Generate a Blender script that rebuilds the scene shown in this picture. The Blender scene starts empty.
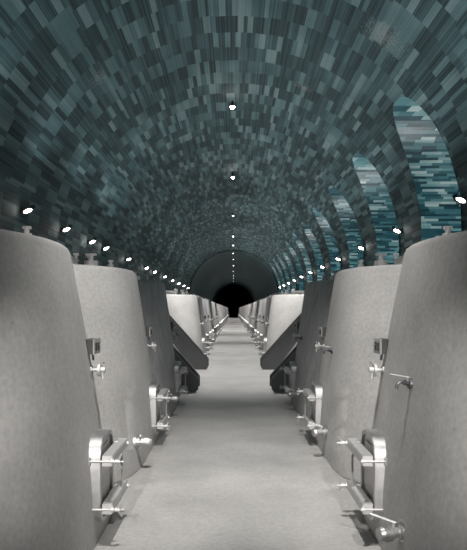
import bpy, bmesh, math, random
from mathutils import Vector, Matrix
random.seed(7)
E = 1.8                      # eye height in metres; plan measures below are given in eye heights
C = bpy.context.scene.collection
PI = math.pi

# ------------------------------------------------------------------ materials
def new_mat(name):
    m = bpy.data.materials.new(name); m.use_nodes = True
    nt = m.node_tree
    return m, nt, nt.nodes['Principled BSDF']
def N(nt, t, **kw):
    n = nt.nodes.new(t)
    for k, v in kw.items(): setattr(n, k, v)
    return n
def math_node(nt, op, a, b=None, c=None):
    n = N(nt, 'ShaderNodeMath', operation=op)
    for i, v in enumerate((a, b, c)):
        if v is None: continue
        if isinstance(v, (int, float)): n.inputs[i].default_value = v
        else: nt.links.new(v, n.inputs[i])
    return n.outputs[0]
def ramp(nt, fac, stops, interp='LINEAR'):
    r = N(nt, 'ShaderNodeValToRGB'); r.color_ramp.interpolation = interp
    el = r.color_ramp.elements
    while len(el) < len(stops): el.new(0.5)
    for e, (p, c) in zip(el, stops):
        e.position = p; e.color = (c[0], c[1], c[2], 1)
    nt.links.new(fac, r.inputs['Fac'])
    return r.outputs['Color']
def mixc(nt, fac, a, b, mode='MIX'):
    n = N(nt, 'ShaderNodeMix', data_type='RGBA', blend_type=mode)
    for sock, v in ((n.inputs[0], fac), (n.inputs[6], a), (n.inputs[7], b)):
        if isinstance(v, (int, float)): sock.default_value = v
        elif isinstance(v, tuple): sock.default_value = (v[0], v[1], v[2], 1)
        else: nt.links.new(v, sock)
    return n.outputs[2]

def concrete(name, base, rough=0.6, streak=0.0, spots=True):
    m, nt, p = new_mat(name)
    tc = N(nt, 'ShaderNodeTexCoord'); L = nt.links
    oi = N(nt, 'ShaderNodeObjectInfo')
    add = N(nt, 'ShaderNodeVectorMath', operation='ADD'); L.new(tc.outputs['Object'], add.inputs[0])
    sc = N(nt, 'ShaderNodeVectorMath', operation='SCALE'); sc.inputs[0].default_value = (31, 17, 5); L.new(oi.outputs['Random'], sc.inputs['Scale'])
    L.new(sc.outputs[0], add.inputs[1]); co = add.outputs[0]
    n1 = N(nt, 'ShaderNodeTexNoise'); n1.inputs['Scale'].default_value = 1.3; n1.inputs['Detail'].default_value = 6; n1.inputs['Roughness'].default_value = .62
    L.new(co, n1.inputs['Vector'])
    n2 = N(nt, 'ShaderNodeTexNoise'); n2.inputs['Scale'].default_value = 28; n2.inputs['Detail'].default_value = 4
    L.new(co, n2.inputs['Vector'])
    lo = tuple(c*.84 for c in base); hi = tuple(min(1, c*1.14) for c in base)
    col = ramp(nt, n1.outputs[0], [(.3, lo), (.7, hi)])
    col = mixc(nt, 1.0, col, ramp(nt, n2.outputs[0], [(.3, (.86, .86, .86)), (.7, (1.08, 1.08, 1.08))]), 'MULTIPLY')
    if spots:
        v = N(nt, 'ShaderNodeTexVoronoi'); v.inputs['Scale'].default_value = 9; L.new(co, v.inputs['Vector'])
        v2 = N(nt, 'ShaderNodeTexNoise'); v2.inputs['Scale'].default_value = 3.1; L.new(co, v2.inputs['Vector'])
        rad = math_node(nt, 'MULTIPLY', math_node(nt, 'SUBTRACT', v2.outputs[0], .42), .45)
        pin = math_node(nt, 'LESS_THAN', v.outputs['Distance'], rad)
        col = mixc(nt, math_node(nt, 'MULTIPLY', pin, .45), col, tuple(c*.35 for c in base))
    if streak > 0:
        mp = N(nt, 'ShaderNodeMapping'); mp.inputs['Scale'].default_value = (9, 9, .5); L.new(co, mp.inputs['Vector'])
        n3 = N(nt, 'ShaderNodeTexNoise'); n3.inputs['Scale'].default_value = 1.6; n3.inputs['Detail'].default_value = 5; L.new(mp.outputs[0], n3.inputs['Vector'])
        col = mixc(nt, streak, col, ramp(nt, n3.outputs[0], [(.35, tuple(c*.6 for c in base)), (.65, tuple(c*1.35 for c in base))]))
    L.new(col, p.inputs['Base Color']); p.inputs['Roughness'].default_value = rough
    b = N(nt, 'ShaderNodeBump'); b.inputs['Strength'].default_value = .12; b.inputs['Distance'].default_value = .01
    L.new(n2.outputs[0], b.inputs['Height']); L.new(b.outputs[0], p.inputs['Normal'])
    return m
def metal(name, col, rough, metallic=1.0):
    m, nt, p = new_mat(name)
    tc = N(nt, 'ShaderNodeTexCoord'); n = N(nt, 'ShaderNodeTexNoise'); n.inputs['Scale'].default_value = 14; n.inputs['Detail'].default_value = 3
    nt.links.new(tc.outputs['Object'], n.inputs['Vector'])
    nt.links.new(ramp(nt, n.outputs[0], [(.3, tuple(c*.85 for c in col)), (.7, col)]), p.inputs['Base Color'])
    p.inputs['Metallic'].default_value = metallic
    nt.links.new(ramp(nt, n.outputs[0], [(.3, (rough*.85,)*3), (.7, (rough*1.15,)*3)]), p.inputs['Roughness'])
    return m
def plain(name, col, rough=.6, metallic=0, emit=0):
    m, nt, p = new_mat(name)
    p.inputs['Base Color'].default_value = (*col, 1); p.inputs['Roughness'].default_value = rough; p.inputs['Metallic'].default_value = metallic
    if emit:
        p.inputs['Emission Color'].default_value = (*col, 1); p.inputs['Emission Strength'].default_value = emit
    return m
def tiles(name, row, cell, stops, stripe=.25, dust=(), rough=.72):
    """mosaic of strip tiles; UV.y runs across the rows, UV.x along a row (metres)"""
    m, nt, p = new_mat(name); L = nt.links
    uv = N(nt, 'ShaderNodeTexCoord'); sx = N(nt, 'ShaderNodeSeparateXYZ'); L.new(uv.outputs['UV'], sx.inputs[0])
    u, v = sx.outputs[0], sx.outputs[1]
    # rows step a little from block to block so that the courses do not run through
    blk = math_node(nt, 'FLOOR', math_node(nt, 'DIVIDE', u, cell*9))
    wb = N(nt, 'ShaderNodeTexWhiteNoise', noise_dimensions='1D'); L.new(blk, wb.inputs['W'])
    vv = math_node(nt, 'ADD', math_node(nt, 'DIVIDE', v, row), math_node(nt, 'MULTIPLY', wb.outputs['Value'], .35))
    ri = math_node(nt, 'FLOOR', vv)
    wn = N(nt, 'ShaderNodeTexWhiteNoise', noise_dimensions='1D'); L.new(ri, wn.inputs['W'])
    w = math_node(nt, 'ADD', math_node(nt, 'DIVIDE', u, cell), math_node(nt, 'MULTIPLY', wn.outputs['Value'], 517.0))
    vo = N(nt, 'ShaderNodeTexVoronoi', voronoi_dimensions='1D'); vo.inputs['Scale'].default_value = 1.0; vo.inputs['Randomness'].default_value = 1.0
    L.new(w, vo.inputs['W'])
    sc = N(nt, 'ShaderNodeSeparateColor'); L.new(vo.outputs['Color'], sc.inputs[0])
    wc = N(nt, 'ShaderNodeTexWhiteNoise', noise_dimensions='2D'); cb = N(nt, 'ShaderNodeCombineXYZ')
    L.new(sc.outputs[0], cb.inputs[0]); L.new(ri, cb.inputs[1]); L.new(cb.outputs[0], wc.inputs['Vector'])
    val = wc.outputs['Value']
    # slow drift of the mix over the vault
    dn = N(nt, 'ShaderNodeTexNoise', noise_dimensions='2D'); dn.inputs['Scale'].default_value = .45; dn.inputs['Detail'].default_value = 2; L.new(uv.outputs['UV'], dn.inputs['Vector'])
    val = math_node(nt, 'ADD', math_node(nt, 'MULTIPLY', val, .90), math_node(nt, 'MULTIPLY', math_node(nt, 'SUBTRACT', dn.outputs[0], .40), .5))
    col = ramp(nt, val, stops)
    sn = N(nt, 'ShaderNodeTexNoise', noise_dimensions='1D'); sn.inputs['Scale'].default_value = 1; sn.inputs['Detail'].default_value = 1
    L.new(math_node(nt, 'MULTIPLY', u, 3.2/cell), sn.inputs['W'])
    col = mixc(nt, stripe, col, ramp(nt, sn.outputs[0], [(.35, (0, 0, 0)), (.65, (.14, .19, .19))]), 'MIX') if stripe else col
    for (du, dv, r) in dust:
        c = N(nt, 'ShaderNodeVectorMath', operation='DISTANCE'); L.new(uv.outputs['UV'], c.inputs[0]); c.inputs[1].default_value = (du, dv, 0)
        fall = math_node(nt, 'SUBTRACT', 1.0, math_node(nt, 'DIVIDE', c.outputs['Value'], r)); fall = math_node(nt, 'MAXIMUM', fall, 0)
        fn = N(nt, 'ShaderNodeTexNoise', noise_dimensions='2D'); fn.inputs['Scale'].default_value = 16; fn.inputs['Detail'].default_value = 5; fn.inputs['Roughness'].default_value = .8
        L.new(uv.outputs['UV'], fn.inputs['Vector'])
        g = math_node(nt, 'GREATER_THAN', math_node(nt, 'ADD', math_node(nt, 'MULTIPLY', fall, .26), fn.outputs[0]), .68)
        g = math_node(nt, 'MULTIPLY', g, math_node(nt, 'GREATER_THAN', fall, 0.0))
        col = mixc(nt, math_node(nt, 'MULTIPLY', g, .38), col, (.30, .28, .26))
    L.new(col, p.inputs['Base Color']); p.inputs['Roughness'].default_value = rough
    p.inputs['Specular IOR Level'].default_value = .35
    return m

def hexc(r, g, b, k=1.0):
    f = lambda c: ((c/255)**2.2)*k
    return (f(r), f(g), f(b))

M_light = concrete('vat_concrete', (.46, .45, .438))
M_shaded = concrete('vat_concrete_shaded', (.33, .33, .332), streak=.35, spots=False)  # vat concrete darkened as painted shade for vats between light pools; streaks its own
M_floor = concrete('floor_concrete', (.43, .42, .408), rough=.42)
M_steel = metal('brushed_steel', (.60, .595, .59), .5)
M_white = metal('satin_steel', (.60, .595, .585), .55, .6)
M_darkst = metal('dark_steel', (.16, .165, .17), .5, .8)
M_stair = metal('grey_painted_steel', (.23, .235, .24), .55, .3)
M_box = plain('box_plastic', (.42, .41, .40), .5)
M_boxs = plain('box_side', (.07, .07, .07), .6)
M_ink = plain('marks_ink', (.05, .05, .05), .6)
M_black = plain('lamp_black', (.02, .02, .022), .5)
M_rubber = plain('gasket_rubber', (.03, .03, .03), .7)
M_glow = plain('lamp_glow', (1.0, .95, .88), .4, 0, 14)
M_glowc = plain('lamp_glow_crown', (1.0, .96, .9), .4, 0, 60)
M_glows = plain('lamp_glow_small', (1.0, .96, .9), .4, 0, 9)
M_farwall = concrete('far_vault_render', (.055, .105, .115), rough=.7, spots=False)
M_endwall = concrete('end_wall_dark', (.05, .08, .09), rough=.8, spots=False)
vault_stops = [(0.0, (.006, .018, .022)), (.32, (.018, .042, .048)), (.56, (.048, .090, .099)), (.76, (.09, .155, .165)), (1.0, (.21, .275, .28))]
niche_stops = [(0.0, (.006, .024, .032)), (.35, (.018, .072, .090)), (.65, (.055, .145, .165)), (.85, (.13, .25, .26)), (1.0, (.36, .44, .43))]

# ------------------------------------------------------------------ mesh helpers (all measures in eye heights, scaled on linking)
def bm_box(bm, c, s, rot=None):
    r = bmesh.ops.create_cube(bm, size=1)
    vs = r['verts']
    for v in vs: v.co = Vector((v.co.x*s[0], v.co.y*s[1], v.co.z*s[2]))
    if rot is not None:
        for v in vs: v.co = rot @ v.co
    for v in vs: v.co += Vector(c)
    return vs
def bm_cyl(bm, a, b, r0, r1=None, seg=12, caps=True):
    a, b = Vector(a), Vector(b); d = b-a
    if r1 is None: r1 = r0
    q = d.to_track_quat('Z', 'Y').to_matrix()
    r = bmesh.ops.create_cone(bm, cap_ends=caps, segments=seg, radius1=r0, radius2=r1, depth=d.length)
    for v in r['verts']: v.co = q @ v.co + (a+b)/2
    return r['verts']
def bm_tube(bm, pts, r, seg=8):
    for i in range(len(pts)-1): bm_cyl(bm, pts[i], pts[i+1], r, seg=seg)
    for p in pts[1:-1]:
        s = bmesh.ops.create_uvsphere(bm, u_segments=seg, v_segments=6, radius=r)
        for v in s['verts']: v.co += Vector(p)
def bm_prism(bm, pts, axis, lo, hi):
    """extrude a closed outline; axis 'x': pts are (y,z); axis 'y': pts are (x,z)"""
    f = (lambda p, t: Vector((t, p[0], p[1]))) if axis == 'x' else (lambda p, t: Vector((p[0], t, p[1])))
    A = [bm.verts.new(f(p, lo)) for p in pts]; B = [bm.verts.new(f(p, hi)) for p in pts]
    bm.faces.new(A); bm.faces.new(B[::-1]); n = len(pts)
    for i in range(n): bm.faces.new((A[i], B[i], B[(i+1) % n], A[(i+1) % n]))
def rrect(cy, cz, w, h, r, seg=6):
    out = []
    for k, (sy, sz) in enumerate(((1, 1), (-1, 1), (-1, -1), (1, -1))):
        for i in range(seg+1):
            a = PI/2*(k + i/seg)
            out.append((cy+sy*(w/2-r)+r*math.cos(a), cz+sz*(h/2-r)+r*math.sin(a)))
    return out
def link(name, bm, mat, parent=None, smooth=False, bevel=0.0, flip=1, uvs=None):
    if flip < 0:
        for v in bm.verts: v.co.x = -v.co.x
    bmesh.ops.recalc_face_normals(bm, faces=bm.faces[:])
    if bevel:
        bmesh.ops.bevel(bm, geom=bm.edges[:], offset=bevel, segments=2, affect='EDGES', clamp_overlap=True)
    for v in bm.verts: v.co *= E
    me = bpy.data.meshes.new(name); bm.to_mesh(me); bm.free()
    if smooth:
        for p in me.polygons: p.use_smooth = True
        try: me.set_sharp_from_angle(angle=math.radians(35))
        except Exception: pass
    me.materials.append(mat)
    o = bpy.data.objects.new(name, me); C.objects.link(o)
    if parent: o.parent = parent
    return o
def empty(name, x, y, z, label, cat, group=None):
    o = bpy.data.objects.new(name, None); C.objects.link(o); o.location = (x*E, y*E, z*E); o.empty_display_size = .2
    o['label'] = label; o['category'] = cat
    if group: o['group'] = group
    return o
def copy_tree(o, parent=None):
    c = o.copy(); C.objects.link(c)
    if parent is not None: c.parent = parent
    for ch in list(o.children): copy_tree(ch, c)
    return c
def struct(name, verts, faces, uvs, mat, smooth=False):
    me = bpy.data.meshes.new(name); me.from_pydata([tuple(c*E for c in v) for v in verts], [], faces); me.update()
    if uvs:
        ul = me.uv_layers.new(name='UVMap')
        for lp in me.loops: ul.data[lp.index].uv = (uvs[lp.vertex_index][0]*E, uvs[lp.vertex_index][1]*E)
    if smooth:
        for p in me.polygons: p.use_smooth = True
    me.materials.append(mat)
    o = bpy.data.objects.new(name, me); C.objects.link(o); o['kind'] = 'structure'
    return o

# ------------------------------------------------------------------ vault
R_, CY = 2.56, 1.87            # vault radius, height of its centre over the floor
Y0, Y1, Y2 = -8.0, 36.0, 104.0
NW, NP, NZ = 1.46, 2.62, 6.95   # niche width, pitch, start of the first one in the picture
SPR, TOP = 2.3, 3.53           # springing and crown of the niche arches
XB = 3.75                      # niche back wall
CEIL = math.radians(52)
def vault_pt(s):               # s = developed length from the floor
    if s <= CY: return (R_, s)
    a = (s-CY)/R_
    return (R_*math.cos(a), CY+R_*math.sin(a))
def s_of_height(h):
    return h if h <= CY else CY + R_*math.asin(min(1, (h-CY)/R_))
S_CEIL = CY + R_*CEIL; S_TOT = CY + R_*PI/2
dust_r = [(S_TOT-1.70, 6.55, .42), (S_TOT-1.02, 9.0, .22)]
dust_l = [(S_TOT-1.75, 7.55, .30), (S_TOT-1.55, 8.1, .2), (S_TOT-1.05, 8.3, .18)]
sc_ = lambda L: [(a*E, b*E, c*E) for a, b, c in L]
M_vr = tiles('vault_mosaic_right', .43*E, .068*E, vault_stops, .22, sc_(dust_r))
M_vl = tiles('vault_mosaic_left', .43*E, .068*E, vault_stops, .22, sc_(dust_l))
M_niche = tiles('niche_mosaic', .033*E, .21*E, niche_stops, 0.0, (), .4)

def strip_surface(name, sgn, cols, s_lo, s_hi, mat, rows=26):
    V, F, U = [], [], []
    for y in cols:
        a = s_lo(y); b = s_hi(y)
        for k in range(rows+1):
            s = a+(b-a)*k/rows; x, z = vault_pt(s)
            V.append((sgn*x, y, z)); U.append((s if sgn > 0 else s, y))
    n = rows+1
    for i in range(len(cols)-1):
        for k in range(rows):
            q = (i*n+k, i*n+k+1, (i+1)*n+k+1, (i+1)*n+k)
            F.append(q if sgn > 0 else q[::-1])
    return V, F, U
niches = []
y = NZ - NP*3
while y+NW < Y1-.3:
    if y > Y0+.2: niches.append(y)
    y += NP
def arch_h(u):
    u = max(0, min(1, u)); a = .42
    t, n = ((a-u)/a, 3.4) if u < a else ((u-a)/(1-a), 2.0)
    return SPR + (TOP-SPR)*max(0, 1-t**n)**(1/n)
def arch_s(y0, yy):
    return s_of_height(arch_h((yy-y0)/NW))
V, F, U = [], [], []
def put(vfu):
    b = len(V); V.extend(vfu[0]); F.extend(tuple(i+b for i in f) for f in vfu[1]); U.extend(vfu[2])
edge = Y0
for y0 in niches:
    put(strip_surface('', 1, [edge+(y0-edge)*k/3 for k in range(4)], lambda q: 0, lambda q: S_CEIL, None))
    cols = [y0+NW/2-NW/2*math.cos(PI*k/28) for k in range(29)]
    put(strip_surface('', 1, cols, lambda q, y0=y0: arch_s(y0, q), lambda q: max(S_CEIL, 0), None, 8))
    edge = y0+NW
put(strip_surface('', 1, [edge, Y1], lambda q: 0, lambda q: S_CEIL, None))
struct('wall_right', V, F, U, M_vr)
v_, f_, u_ = strip_surface('', -1, [Y0+(Y1-Y0)*k/20 for k in range(21)], lambda q: 0, lambda q: S_CEIL, None)
struct('wall_left', v_, f_, u_, M_vl)
V, F, U = [], [], []
put(strip_surface('', 1, [Y0+(Y1-Y0)*k/20 for k in range(21)], lambda q: S_CEIL, lambda q: S_TOT, None))
v_, f_, u_ = strip_surface('', -1, [Y0+(Y1-Y0)*k/20 for k in range(21)], lambda q: S_CEIL, lambda q: S_TOT, None)
u_ = [(2*S_TOT-a, b) for a, b in u_]
put((v_, f_, u_))
struct('ceiling', V, F, U, M_vr)
# the niches: reveal, back wall, arched soffit
for i, y0 in enumerate(niches):
    pts = [(y0, 0.0), (y0, SPR*.5), (y0, SPR)]
    pts += [(y0+NW/2-NW/2*math.cos(PI*k/28), arch_h(.5-.5*math.cos(PI*k/28))) for k in range(1, 28)]
    pts += [(y0+NW, SPR), (y0+NW, SPR*.5), (y0+NW, 0.0)]
    V, F, U = [], [], []
    dist = 0; last = pts[0]
    for (py, pz) in pts:
        xs = vault_pt(s_of_height(pz))[0]
        V.append((xs, py, pz)); V.append((XB, py, pz)); U.append((xs+py*.37, pz)); U.append((XB+py*.37, pz))
    for k in range(len(pts)-1): F.append((2*k, 2*k+1, 2*k+3, 2*k+2))
    b = len(V); V.append((XB, y0+NW/2, 1.2)); U.append((y0+NW/2+9, 1.2))
    for (py, pz) in pts: V.append((XB, py, pz)); U.append((py+9, pz))
    for k in range(len(pts)-1): F.append((b, b+1+k, b+2+k))
    F.append((b, b+len(pts), b+1))
    struct('wall_niche.%03d' % i, V, F, U, M_niche)
# floor, far part of the gallery, end walls
struct('floor', [(-XB, Y0, 0), (XB, Y0, 0), (XB, Y2, 0), (-XB, Y2, 0)], [(0, 1, 2, 3)], None, M_floor)
V, F, U = [], [], []
for sg in (1, -1): put(strip_surface('', sg, [Y1+(Y2-Y1)*k/10 for k in range(11)], lambda q: 0, lambda q: S_TOT, None))
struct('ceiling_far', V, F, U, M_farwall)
def ring(name, y, w, d, mat):
    V, F = [], []; n = 64
    prof = [(R_, 0)]+[(R_*math.cos(PI*k/n), CY+R_*math.sin(PI*k/n)) for k in range(n+1)]+[(-R_, 0)]
    pin = [(R_-d, 0)]+[((R_-d)*math.cos(PI*k/n), CY+(R_-d)*math.sin(PI*k/n)) for k in range(n+1)]+[(-R_+d, 0)]
    for (a, b_) in zip(prof, pin):
        V += [(a[0], y, a[1]), (b_[0], y, b_[1]), (b_[0], y+w, b_[1]), (a[0], y+w, a[1])]
    for k in range(len(prof)-1):
        for j in range(4): F.append((4*k+j, 4*k+(j+1) % 4, 4*(k+1)+(j+1) % 4, 4*(k+1)+j))
    return struct(name, V, F, None, mat)
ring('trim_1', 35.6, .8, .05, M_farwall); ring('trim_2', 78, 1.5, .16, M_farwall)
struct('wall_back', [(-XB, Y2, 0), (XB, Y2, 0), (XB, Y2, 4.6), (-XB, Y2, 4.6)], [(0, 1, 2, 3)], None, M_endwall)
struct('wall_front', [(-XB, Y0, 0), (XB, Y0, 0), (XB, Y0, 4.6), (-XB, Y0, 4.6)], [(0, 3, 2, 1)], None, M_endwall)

# ------------------------------------------------------------------ vats
A, P, Z1 = 1.55, 1.87, 2.5
HT = 1.278
BX, BY, TX, TY = .95, .93, .83, .79
def half(h):
    t = min(1, max(0, h/HT))**1.35; return BX+(TX-BX)*t, BY+(TY-BY)*t, 5.0+(2.3-5.0)*min(1, max(0, h/HT))**.8
def surf_x(h, y):              # local x (negative, aisle side) of the vat's skin
    a, b, n = half(h); return -a*(max(0, 1-abs(y/b)**n))**(1/n)
def vat_body_bm(seg=72, lo=False):
    bm = bmesh.new(); rings = []
    hs = [0, .004, .05, .25, .5, .75, 1.0, HT-.03] if not lo else [0, .5, HT-.03]
    lv = [(h, 0) for h in hs]+[(HT-.012, .006), (HT-.003, .016), (HT, .032)]
    for h, ins in lv:
        a, b, n = half(h); a -= ins; b -= ins; r = []
        if h == 0: a -= .012; b -= .012
        for k in range(seg):
            t = 2*PI*k/seg; c, s = math.cos(t), math.sin(t)
            r.append(bm.verts.new((a*math.copysign(abs(c)**(2/n), c), b*math.copysign(abs(s)**(2/n), s), h)))
        rings.append(r)
    for r0, r1 in zip(rings, rings[1:]):
        for k in range(seg): bm.faces.new((r0[k], r0[(k+1) % seg], r1[(k+1) % seg], r1[k]))
    bm.faces.new(rings[-1]); bm.faces.new(rings[0][::-1])
    return bm
XF = .575-A                     # face of the manway frame
DY0, DY1, DZ0, DZ1 = .11, .392, .085, .458
def add_door(root, fl, detail):
    cy, cz, w, h = (DY0+DY1)/2, (DZ0+DZ1)/2, DY1-DY0, DZ1-DZ0
    # frame: a hollow rounded collar let into the concrete
    bm = bmesh.new()
    o_ = rrect(cy, cz, w, h, .085); i_ = rrect(cy, cz, w-.036, h-.036, .068)
    xb = -.90
    L = [[bm.verts.new((x, p[0], p[1])) for p in pl] for x, pl in ((xb, o_), (XF+.004, o_), (XF, [(a*.98+cy*.02, b*.985+cz*.015) for a, b in o_]), (XF, i_), (XF+.03, i_))]
    n = len(o_)
    for l0, l1 in zip(L, L[1:]):
        for k in range(n): bm.faces.new((l0[k], l0[(k+1) % n], l1[(k+1) % n], l1[k]))
    d = link('door_frame', bm, M_steel, root, True, flip=fl)
    bm = bmesh.new(); bm_prism(bm, rrect(cy, cz, w-.034, h-.034, .066), 'x', XF+.014, XF+.034)
    bm_prism(bm, rrect(cy, cz, w-.10, h-.10, .04), 'x', XF+.008, XF+.016)
    door = link('manway_door', bm, M_white, root, flip=fl)
    if not detail: return
    for zz in (.364, .162):
        # clamp bar: a channel across the door; one end pivots on a pin, the other is held by a bolt with a wing nut
        ya, yb = (DY0-.005, DY1+.08)
        bm = bmesh.new()
        bm_prism(bm, [(XF-.006, zz-.022), (XF-.006, zz+.022), (XF-.046, zz+.022), (XF-.050, zz+.016), (XF-.050, zz-.016), (XF-.046, zz-.022)], 'y', ya, yb)
        link('clamp_bar', bm, M_white, door, flip=fl)
        for wing, ye in ((fl < 0, DY0-.012), (fl > 0, DY1+.068)):
            xb = XF+.055 if ye < DY1 else XF-.004
            bm = bmesh.new()
            bm_cyl(bm, (xb, ye, zz), (XF-(.098 if wing else .060), ye, zz), .0048)
            bm_cyl(bm, (xb-.003, ye, zz-.016), (xb-.003, ye, zz+.016), .010)
            bm_cyl(bm, (XF-.046, ye, zz), (XF-.058, ye, zz), .011)
            bo = link('swing_bolt', bm, M_white, door, True, flip=fl)
            if wing:
                bm = bmesh.new(); c = Vector((XF-.072, ye, zz))
                bm_cyl(bm, c+Vector((.010, 0, 0)), c-Vector((.012, 0, 0)), .010)
                bm_cyl(bm, c, c+Vector((-.018, -.008, .030)), .0055, .004, 8)
                bm_cyl(bm, c, c+Vector((-.018, .008, -.030)), .0055, .004, 8)
                link('wing_nut', bm, M_white, bo, True, flip=fl)
        bm = bmesh.new(); bm_box(bm, (XF+.008, DY1+.012, zz), (.05, .026, .05)); link('hinge', bm, M_steel, door, flip=fl)
    bm = bmesh.new(); bm_tube(bm, [(XF-.012, DY1-.035, DZ0+.08), (XF-.045, DY1-.035, DZ0+.09), (XF-.045, DY1-.035, DZ1-.13), (XF-.012, DY1-.035, DZ1-.12)], .006)
    link('door_handle', bm, M_steel, door, True, flip=fl)
def add_tap(root, fl):
    y, z = .33, .726; s = surf_x(z, y)
    bm = bmesh.new()
    bm_cyl(bm, (s+.01, y, z), (s-.05, y, z), .008)
    bm_cyl(bm, (s+.004, y, z), (s-.008, y, z), .018)
    bm_cyl(bm, (s-.034, y, z), (s-.046, y, z), .031)
    bm_cyl(bm, (s-.046, y, z), (s-.066, y, z), .013)
    bm_cyl(bm, (s-.05, y, z-.004), (s-.056, y, z-.042), .007)
    t = link('sampling_tap', bm, M_white, root, True, flip=fl)
    bm = bmesh.new(); bm_cyl(bm, (s-.054, y, z+.01), (s-.054, y, z+.022), .006, seg=8)
    bm_cyl(bm, (s-.054, y, z+.022), (s-.05, y+.05, z+.03), .0045, seg=8)
    link('tap_lever', bm, M_steel, t, True, flip=fl)
def add_box(root, fl):
    y0, y1, z0, z1 = .30, .43, .80, .866
    s = surf_x(.83, .33); f = s-.032
    bm = bmesh.new(); bm_box(bm, ((s+.01+f)/2, (y0+y1)/2, (z0+z1)/2), (s+.01-f, y1-y0, z1-z0))
    b = link('control_box', bm, M_boxs, root, flip=fl)
    bm = bmesh.new(); bm_box(bm, (f-.002, (y0+y1)/2, (z0+z1)/2), (.006, y1-y0+.004, z1-z0+.004))
    link('display_panel', bm, M_box, b, flip=fl)
    for marks in (((.335, .846, .03, .008), (.324, .832, .008, .03), (.346, .832, .008, .03), (.335, .816, .03, .008)),
                  ((.385, .846, .03, .008), (.374, .832, .008, .03), (.385, .832, .03, .008), (.385, .816, .03, .008), (.396, .824, .008, .02))):
        bm = bmesh.new()
        for (yy, zz, w, h) in marks: bm_box(bm, (f-.006, yy, zz), (.003, w, h))
        link('display_lettering', bm, M_ink, b, flip=fl)
    bm = bmesh.new()
    bm_tube(bm, [(f+.012, y0+.03, z0+.004), (f+.010, y0+.03, z0-.028), (f+.010, y0+.055, z0-.03), (f+.012, y0+.055, z0+.004)], .003, 6)
    link('cable_loop', bm, M_darkst, b, True, flip=fl)
def add_faucet(root, fl):
    y, z = -.15, .726; s = surf_x(z, y)
    bm = bmesh.new()
    bm_cyl(bm, (s+.01, y, z-.006), (s-.012, y-.004, z-.006), .022, .018)
    bm_cyl(bm, (s-.01, y, z-.006), (s-.03, y-.006, z), .010)
    bm_tube(bm, [(s-.03, y-.006, z), (s-.045, y-.008, z+.002), (s-.056, y-.010, z-.008), (s-.060, y-.010, z-.024)], .0065)
    t = link('faucet', bm, M_darkst, root, True, flip=fl)
    bm = bmesh.new(); bm_cyl(bm, (s-.014, y-.004, z+.004), (s-.016, y-.004, z+.018), .005, seg=8)
    bm_cyl(bm, (s-.010, y-.004, z+.018), (s-.082, y-.004, z+.030), .0038, seg=8)
    link('faucet_lever', bm, M_steel, t, True, flip=fl)
def add_valve(root, fl, y, z):
    s = surf_x(z, y)
    dv = Vector((-1, -.35 if fl > 0 else .1, 0)).normalized()
    c = Vector((s, y, z)); bm = bmesh.new()
    bm_cyl(bm, c-dv*.02, c+dv*.006, .040, seg=20)
    bm_cyl(bm, c, c+dv*.05, .022, seg=16)
    bm_cyl(bm, c+dv*.014, c+dv*.024, .031, seg=16)
    bm_cyl(bm, c+dv*.05, c+dv*.085, .030, seg=20)
    bm_cyl(bm, c+dv*.085, c+dv*.10, .027, .022, seg=20)
    for k in range(3): bm_cyl(bm, c+dv*(.055+.01*k), c+dv*(.059+.01*k), .032, seg=20)
    t = link('drain_valve', bm, M_steel, root, True, flip=fl)
    bm = bmesh.new(); a = c+dv*.04
    bm_cyl(bm, a, a+Vector((0, 0, .035)), .007, seg=8)
    bm_cyl(bm, a+Vector((.01, 0, .034)), a+(Vector((-.085, .01, .066)) if fl > 0 else Vector((.0, -.06, .05))), .0055, seg=8)
    link('valve_lever', bm, M_white, t, True, flip=fl)
def add_top(root, fl):
    bm = bmesh.new(); z = HT
    bm_cyl(bm, (-.30, -.30, z-.004), (-.30, -.30, z+.05), .20, seg=32); bm_cyl(bm, (-.30, -.30, z+.05), (-.30, -.30, z+.075), .215, .17, seg=32)
    t = link('top_hatch', bm, M_steel, root, True, flip=fl)
    for k in range(4):
        a = PI/4+k*PI/2; bm = bmesh.new()
        cx, cy = -.30+.225*math.cos(a), -.30+.225*math.sin(a)
        bm_cyl(bm, (cx, cy, z), (cx, cy, z+.105), .010, seg=8); bm_cyl(bm, (cx-.018, cy, z+.10), (cx+.018, cy, z+.10), .009, seg=8)
        link('hatch_clamp', bm, M_white, t, True, flip=fl)
    bm = bmesh.new()
    bm_cyl(bm, (-.58, -.22, z-.004), (-.58, -.22, z+.05), .045, seg=16)
    bm_tube(bm, [(-.58, -.22, z+.04), (-.58, -.22, z+.085), (-.54, -.10, z+.085), (-.52, .06, z+.06), (-.52, .06, z)], .016)
    bm_box(bm, (-.58, -.22, z+.092), (.07, .03, .012))
    link('vent_pipe', bm, M_steel, root, True, flip=fl)
    bm = bmesh.new()
    bm_cyl(bm, (-.62, .24, z-.004), (-.62, .24, z+.06), .022, seg=12); bm_cyl(bm, (-.62, .24, z+.06), (-.62, .24, z+.09), .012, seg=12); bm_box(bm, (-.62, .24, z+.085), (.036, .02, .012))
    link('top_valve', bm, M_white, root, True, flip=fl)
ordinals = ['zeroth', 'first', 'second', 'third', 'fourth', 'fifth', 'sixth', 'seventh', 'eighth', 'ninth', 'tenth', 'eleventh', 'twelfth', 'thirteenth', 'fourteenth', 'fifteenth', 'sixteenth']
def make_vat(fl, lod, mat):
    root = bpy.data.objects.new('concrete_vat', None); C.objects.link(root); root.empty_display_size = .2
    b = link('vat_body', vat_body_bm(72 if lod < 2 else 36, lod == 2), mat, root, True, flip=fl)
    add_door(root, fl, lod == 0)
    if lod < 2:
        add_tap(root, fl); add_valve(root, fl, -.2 if fl > 0 else -.52, .18)
    if lod == 0:
        add_box(root, fl); add_top(root, fl)
        if fl > 0: add_faucet(root, fl)
    if lod == 1:
        add_top(root, fl)
    return root
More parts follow.
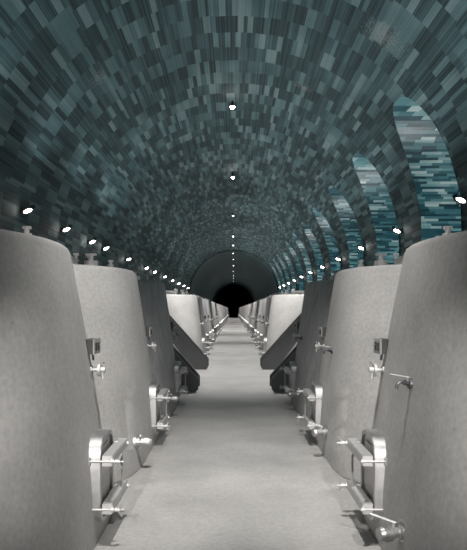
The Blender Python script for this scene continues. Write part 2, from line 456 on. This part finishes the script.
desc = {
 ('left', 1): 'large light grey concrete vat at the left edge beside the nearest manway door',
 ('right', 1): 'large light grey concrete vat at the right edge with lever faucet and drain valve',
 ('left', 2): 'light grey concrete vat, second from the camera in the left row',
 ('right', 2): 'light grey concrete vat, second from the camera in the right row',
 ('left', 3): 'streaky, shade-darkened grey vat of the left row, just before the staircases',
 ('right', 3): 'streaky, shade-darkened grey vat of the right row, just before the staircases',
 ('left', 4): 'pale concrete vat just behind the sloping stair stringer of the left row',
 ('right', 4): 'pale concrete vat just behind the sloping stair stringer of the right row',
}
protos = {}
count = {'left': 0, 'right': 0}
for slot in range(0, 53):
    if slot in (3, 4): continue
    for side, fl in (('left', -1), ('right', 1)):
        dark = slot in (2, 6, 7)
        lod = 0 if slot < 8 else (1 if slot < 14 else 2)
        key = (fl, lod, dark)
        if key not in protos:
            r = protos[key] = make_vat(fl, lod, M_shaded if dark else M_light)
        else: r = copy_tree(protos[key])
        r.location = (fl*A*E, (Z1+P*slot)*E, 0)
        r['category'] = 'vat'; r['group'] = 'concrete vats of the %s row' % side
        count[side] += 1; n = count[side]
        if (side, n) in desc: r['label'] = desc[(side, n)]
        elif n <= 14: r['label'] = '%s concrete vat, %s from the camera in the %s row' % ('shade-darkened grey' if dark else 'light grey', ordinals[n], side)
        else:
            r['label'] = 'tiny pale concrete vat far down the %s row towards the dark end' % side
            r['group'] = 'far concrete vats of the %s row' % side

# ------------------------------------------------------------------ staircases in the gap
def staircase(side, fl, yn, depth, label):
    root = empty('steel_staircase', fl*.6, yn, 0, label, 'staircase', 'staircases between the vats')
    X0 = .455-.6
    def sl(x): return .15+1.12*(x-X0)
    xt = 1.42-.6
    for k, y in enumerate((0, depth-.02)):
        bm = bmesh.new()
        bm_prism(bm, [(X0, .025), (X0+.02, 0), (X0+.24, 0), (xt, sl(xt)-.27), (xt, sl(xt)), (X0, sl(X0))], 'y', y, y+.02)
        s = link('stringer', bm, M_stair, root, flip=fl)
        bm = bmesh.new()
        q = Vector((xt-X0, 0, sl(xt)-sl(X0)))
        bm_prism(bm, [(X0-.006, sl(X0)), (xt, sl(xt)), (xt, sl(xt)+.010), (X0-.006, sl(X0)+.010)], 'y', y-.012, y+.032)
        bm_box(bm, (X0-.003, y+.01, (.03+sl(X0))/2), (.008, .034, sl(X0)-.02))
        link('edge_strip', bm, M_darkst, s, flip=fl)
    nst = 7
    for k in range(nst):
        x = X0+.10+(xt-X0-.10)*k/nst
        bm = bmesh.new(); bm_box(bm, (x+.06, depth/2, sl(x)-.07), (.14, depth-.04, .018))
        link('step', bm, M_stair, root, flip=fl)
    zt = sl(xt)
    bm = bmesh.new(); bm_box(bm, (xt+.34, depth/2, zt-.012), (.70, depth, .024)); link('landing', bm, M_stair, root, flip=fl)
    for (x, y) in ((xt+.04, .02), (xt+.64, .02), (xt+.04, depth-.02), (xt+.64, depth-.02)):
        bm = bmesh.new(); bm_box(bm, (x, y, zt/2-.012), (.03, .03, zt-.024)); link('leg', bm, M_stair, root, flip=fl)
for side, fl in (('left', -1), ('right', 1)):
    staircase(side, fl, 7.55, .42, 'low-showing grey steel staircase just past the dark vat of the %s row' % side)
    staircase(side, fl, 10.35, .42, 'long sloping grey steel staircase in front of the pale vat of the %s row' % side)

# ------------------------------------------------------------------ lamps
def spot(name, loc, target, power, angle, blend, size, parent, col=(1, .975, .95)):
    l = bpy.data.lights.new(name, 'SPOT'); l.energy = power; l.spot_size = math.radians(angle); l.spot_blend = blend
    l.shadow_soft_size = size; l.color = col
    o = bpy.data.objects.new(name, l); C.objects.link(o); o.location = loc
    o.rotation_euler = (Vector(target)-Vector(loc)).to_track_quat('-Z', 'Y').to_euler()
    if parent:
        o.parent = parent
    return o
# lamps hanging just under the crown
Hc = CY+R_
def crown(y, r, mat, label, group, pw, ang, tgt=None, blend=.6, x=-.035):
    root = empty('ceiling_lamp', x, y, Hc-.10, label, 'lamp', group)
    bm = bmesh.new(); bm_cyl(bm, (0, 0, .095), (0, 0, .02), r*.5, r*.5, 12); bm_cyl(bm, (0, 0, .03), (0, 0, .0), r*.8, r*1.15, 16)
    link('lamp_housing', bm, M_black, root, True)
    bm = bmesh.new(); s = bmesh.ops.create_uvsphere(bm, u_segments=12, v_segments=8, radius=r*.85)
    link('bulb', bm, mat, root, True)
    if pw:
        t = tgt or (0, 0, -3)
        spot('lamp_beam', (0, 0, -r*1.3*E), tuple(c*E for c in t), pw, ang, blend, .05, root)
    return root
dys = [203, 132.5, 94, 73.5, 64.5, 56.5, 50.5, 44, 38, 34, 31, 28]
f_ = 620
names = ['brightest', 'second', 'third', 'fourth', 'fifth']
for i, d in enumerate(dys):
    y = f_*(Hc-.10-1.0)/d
    if i < 5:
        crown(y, .046 if i < 2 else .034, M_glowc if i < 2 else M_glows, 'small %s ceiling lamp on the crown, %s from the camera' % ('starry' if i < 2 else 'white', ordinals[i+1]), 'crown lamps', (1700, 1500, 1400, 1400, 1400)[i], 84)
    else:
        crown(y, .02, M_glows, 'faint tiny ceiling lamp beyond the dark ring of the vault', 'faint far crown lamps', 1100, 90)
# lamps overhead and behind the viewpoint
crown(1.7, .034, M_glowc, 'ceiling lamp on the crown just above the viewpoint', 'crown lamps', 1450, 54, (0, 2.2, -4.2), 1.0)
for side, sg in (('left', -1), ('right', 1)):
    root = empty('hanging_spotlight', sg*.56, -2.7, 2.25, 'black spotlight on a rod behind the viewpoint, %s side of the aisle' % side, 'lamp', 'spotlights behind the viewpoint')
    bm = bmesh.new(); bm_cyl(bm, (0, 0, 0), (0, 0, CY+math.sqrt(R_**2-.56**2)-2.25), .008); link('rod', bm, M_black, root)
    bm = bmesh.new(); bm_cyl(bm, (0, -.07, .02), (0, .05, -.015), .04, .05, 16); link('lamp_housing', bm, M_black, root, True)
    bm = bmesh.new(); bm_cyl(bm, (0, .048, -.0145), (0, .054, -.016), .044, seg=16); link('lens', bm, M_glow, root, True)
    spot('lamp_beam', (0, .12*E, -.04*E), (-sg*.10*E, 5.9*E, -2.02*E), 2300, 13, 1.0, .05, root)

def wall_lamp(side, x, y, z, label, power, tgt, angle=110):
    root = empty('wall_spotlight', x, y, z, label, 'lamp', 'spotlights along the %s wall' % side)
    d = (Vector(tgt)-Vector((x, y, z))).normalized(); s = 1 if side == 'right' else -1
    p0 = Vector((-s*.03, 0, 0)); ax = Vector((-s*.55, -.62, -.25)).normalized()
    bm = bmesh.new(); bm_box(bm, (s*.03, 0, 0), (.10, .05, .07)); bm_cyl(bm, (0, 0, 0), p0, .012); link('bracket', bm, M_black, root)
    bm = bmesh.new(); bm_cyl(bm, p0+Vector((0, .06, .03)), p0+Vector((0, -.045, .0)), .034, .040, 14); link('lamp_housing', bm, M_black, root, True)
    bm = bmesh.new()
    v = bmesh.ops.create_uvsphere(bm, u_segments=12, v_segments=8, radius=1)['verts']
    rot = Matrix.Rotation(math.radians(-22*s*-1), 3, 'Y')
    for q in v: q.co = rot @ Vector((q.co.x*.052, q.co.y*.012, q.co.z*.020)) + p0 + Vector((0, -.05, 0))
    link('lens', bm, M_glow, root, True)
    spot('lamp_beam', (p0.x*E-s*.05, -.12, -.06), tuple(c*E for c in d), power, angle, .7, .04, root)
    bm = bmesh.new(); bm_cyl(bm, p0+Vector((-s*.00, .09, .02)), p0+Vector((-s*.03, .05, .07)), .025, .03, 12); link('added_uplight_head', bm, M_black, root, True)  # extra head with its own beam, added to brighten the vault
    spot('added_uplight_beam', ((p0.x-s*.34)*E, .05*E, .12*E), (-s*2.3*E, .05*E, 2.6*E), 52 if y < 13 else 36, 150, .9, .15, root, (.80, .96, 1))
WX = 2.47; WZ = 2.165
for i, y in enumerate((5.4, 3.3, 1.2, -1.0)):
    for side, s in (('left', -1), ('right', 1)):
        wall_lamp(side, s*WX, y, WZ, 'black wall spotlight high on the %s wall beside the viewpoint, above the %s vats' % (side, ('near', 'nearest', 'rear', 'rearmost')[i]), 30, (s*1.4, y-.8, 1.2), 140)
ly = [7.35, 9.05, 10.7, 11.85, 14.4, 17.4, 19.2, 22.0, 24.8, 27.6, 30.4, 33.2]
for i, y in enumerate(ly):
    t = ordinals[i+1] if i >= 0 else ''
    wall_lamp('left', -WX, y, WZ, 'black wall spotlight with glowing oval lens, %s from the camera on the left wall' % t, 6, (-1.4, y-.8, 1.2), 140)
for i, y0 in enumerate([q for q in niches if q > 6]):
    y = y0-.20
    t = ordinals[i+1] if i < 16 else 'last'
    wall_lamp('right', WX, y, WZ+.02, 'black wall spotlight on the niche pier, %s from the camera on the right wall' % t, 6, (1.4, y-.8, 1.2), 140)
# unseen uplights added in the niches to brighten their mosaic
for i, y0 in enumerate([q for q in niches if q > 3]):
    root = empty('added_floor_uplight', 3.0, y0+.22, 0, 'unseen floor uplight added in niche %s behind the right row, lighting its mosaic' % ordinals[min(16, i+1)], 'lamp', 'added niche uplights')
    bm = bmesh.new(); bm_box(bm, (0, 0, .02), (.16, .10, .04)); bm_cyl(bm, (0, 0, .04), (0, 0, .10), .05, .06, 14); link('lamp_housing', bm, M_black, root)
    bm = bmesh.new(); bm_cyl(bm, (0, 0, .098), (0, 0, .104), .048, seg=14); link('lens', bm, M_glow, root)
    spot('lamp_beam', (0, 0, .12*E), (0, 1.3*E, 2.4*E), 560, 100, .9, .06, root, (.97, 1, 1))

# ------------------------------------------------------------------ camera
cam = bpy.data.cameras.new('camera'); co = bpy.data.objects.new('camera', cam); C.objects.link(co)
co.location = (-.017*E, 0, E); co.rotation_euler = (PI/2, 0, 0)
cam.sensor_fit = 'HORIZONTAL'; cam.sensor_width = 36; cam.lens = 36*f_/467
cam.shift_x = 0.0; cam.shift_y = 34.8/467; cam.clip_start = .05; cam.clip_end = 500
bpy.context.scene.camera = co
w = bpy.data.worlds.new('world'); w.use_nodes = True; bpy.context.scene.world = w
w.node_tree.nodes['Background'].inputs[0].default_value = (0, 0, 0, 1)
sc = bpy.context.scene
sc.view_settings.view_transform = 'Standard'; sc.view_settings.look = 'None'; sc.view_settings.gamma = 1
sc.view_settings.exposure = 0.88; sc.view_settings.use_curve_mapping = False
sc.cycles.use_denoising = True; sc.cycles.max_bounces = 6; sc.cycles.sample_clamp_indirect = 6
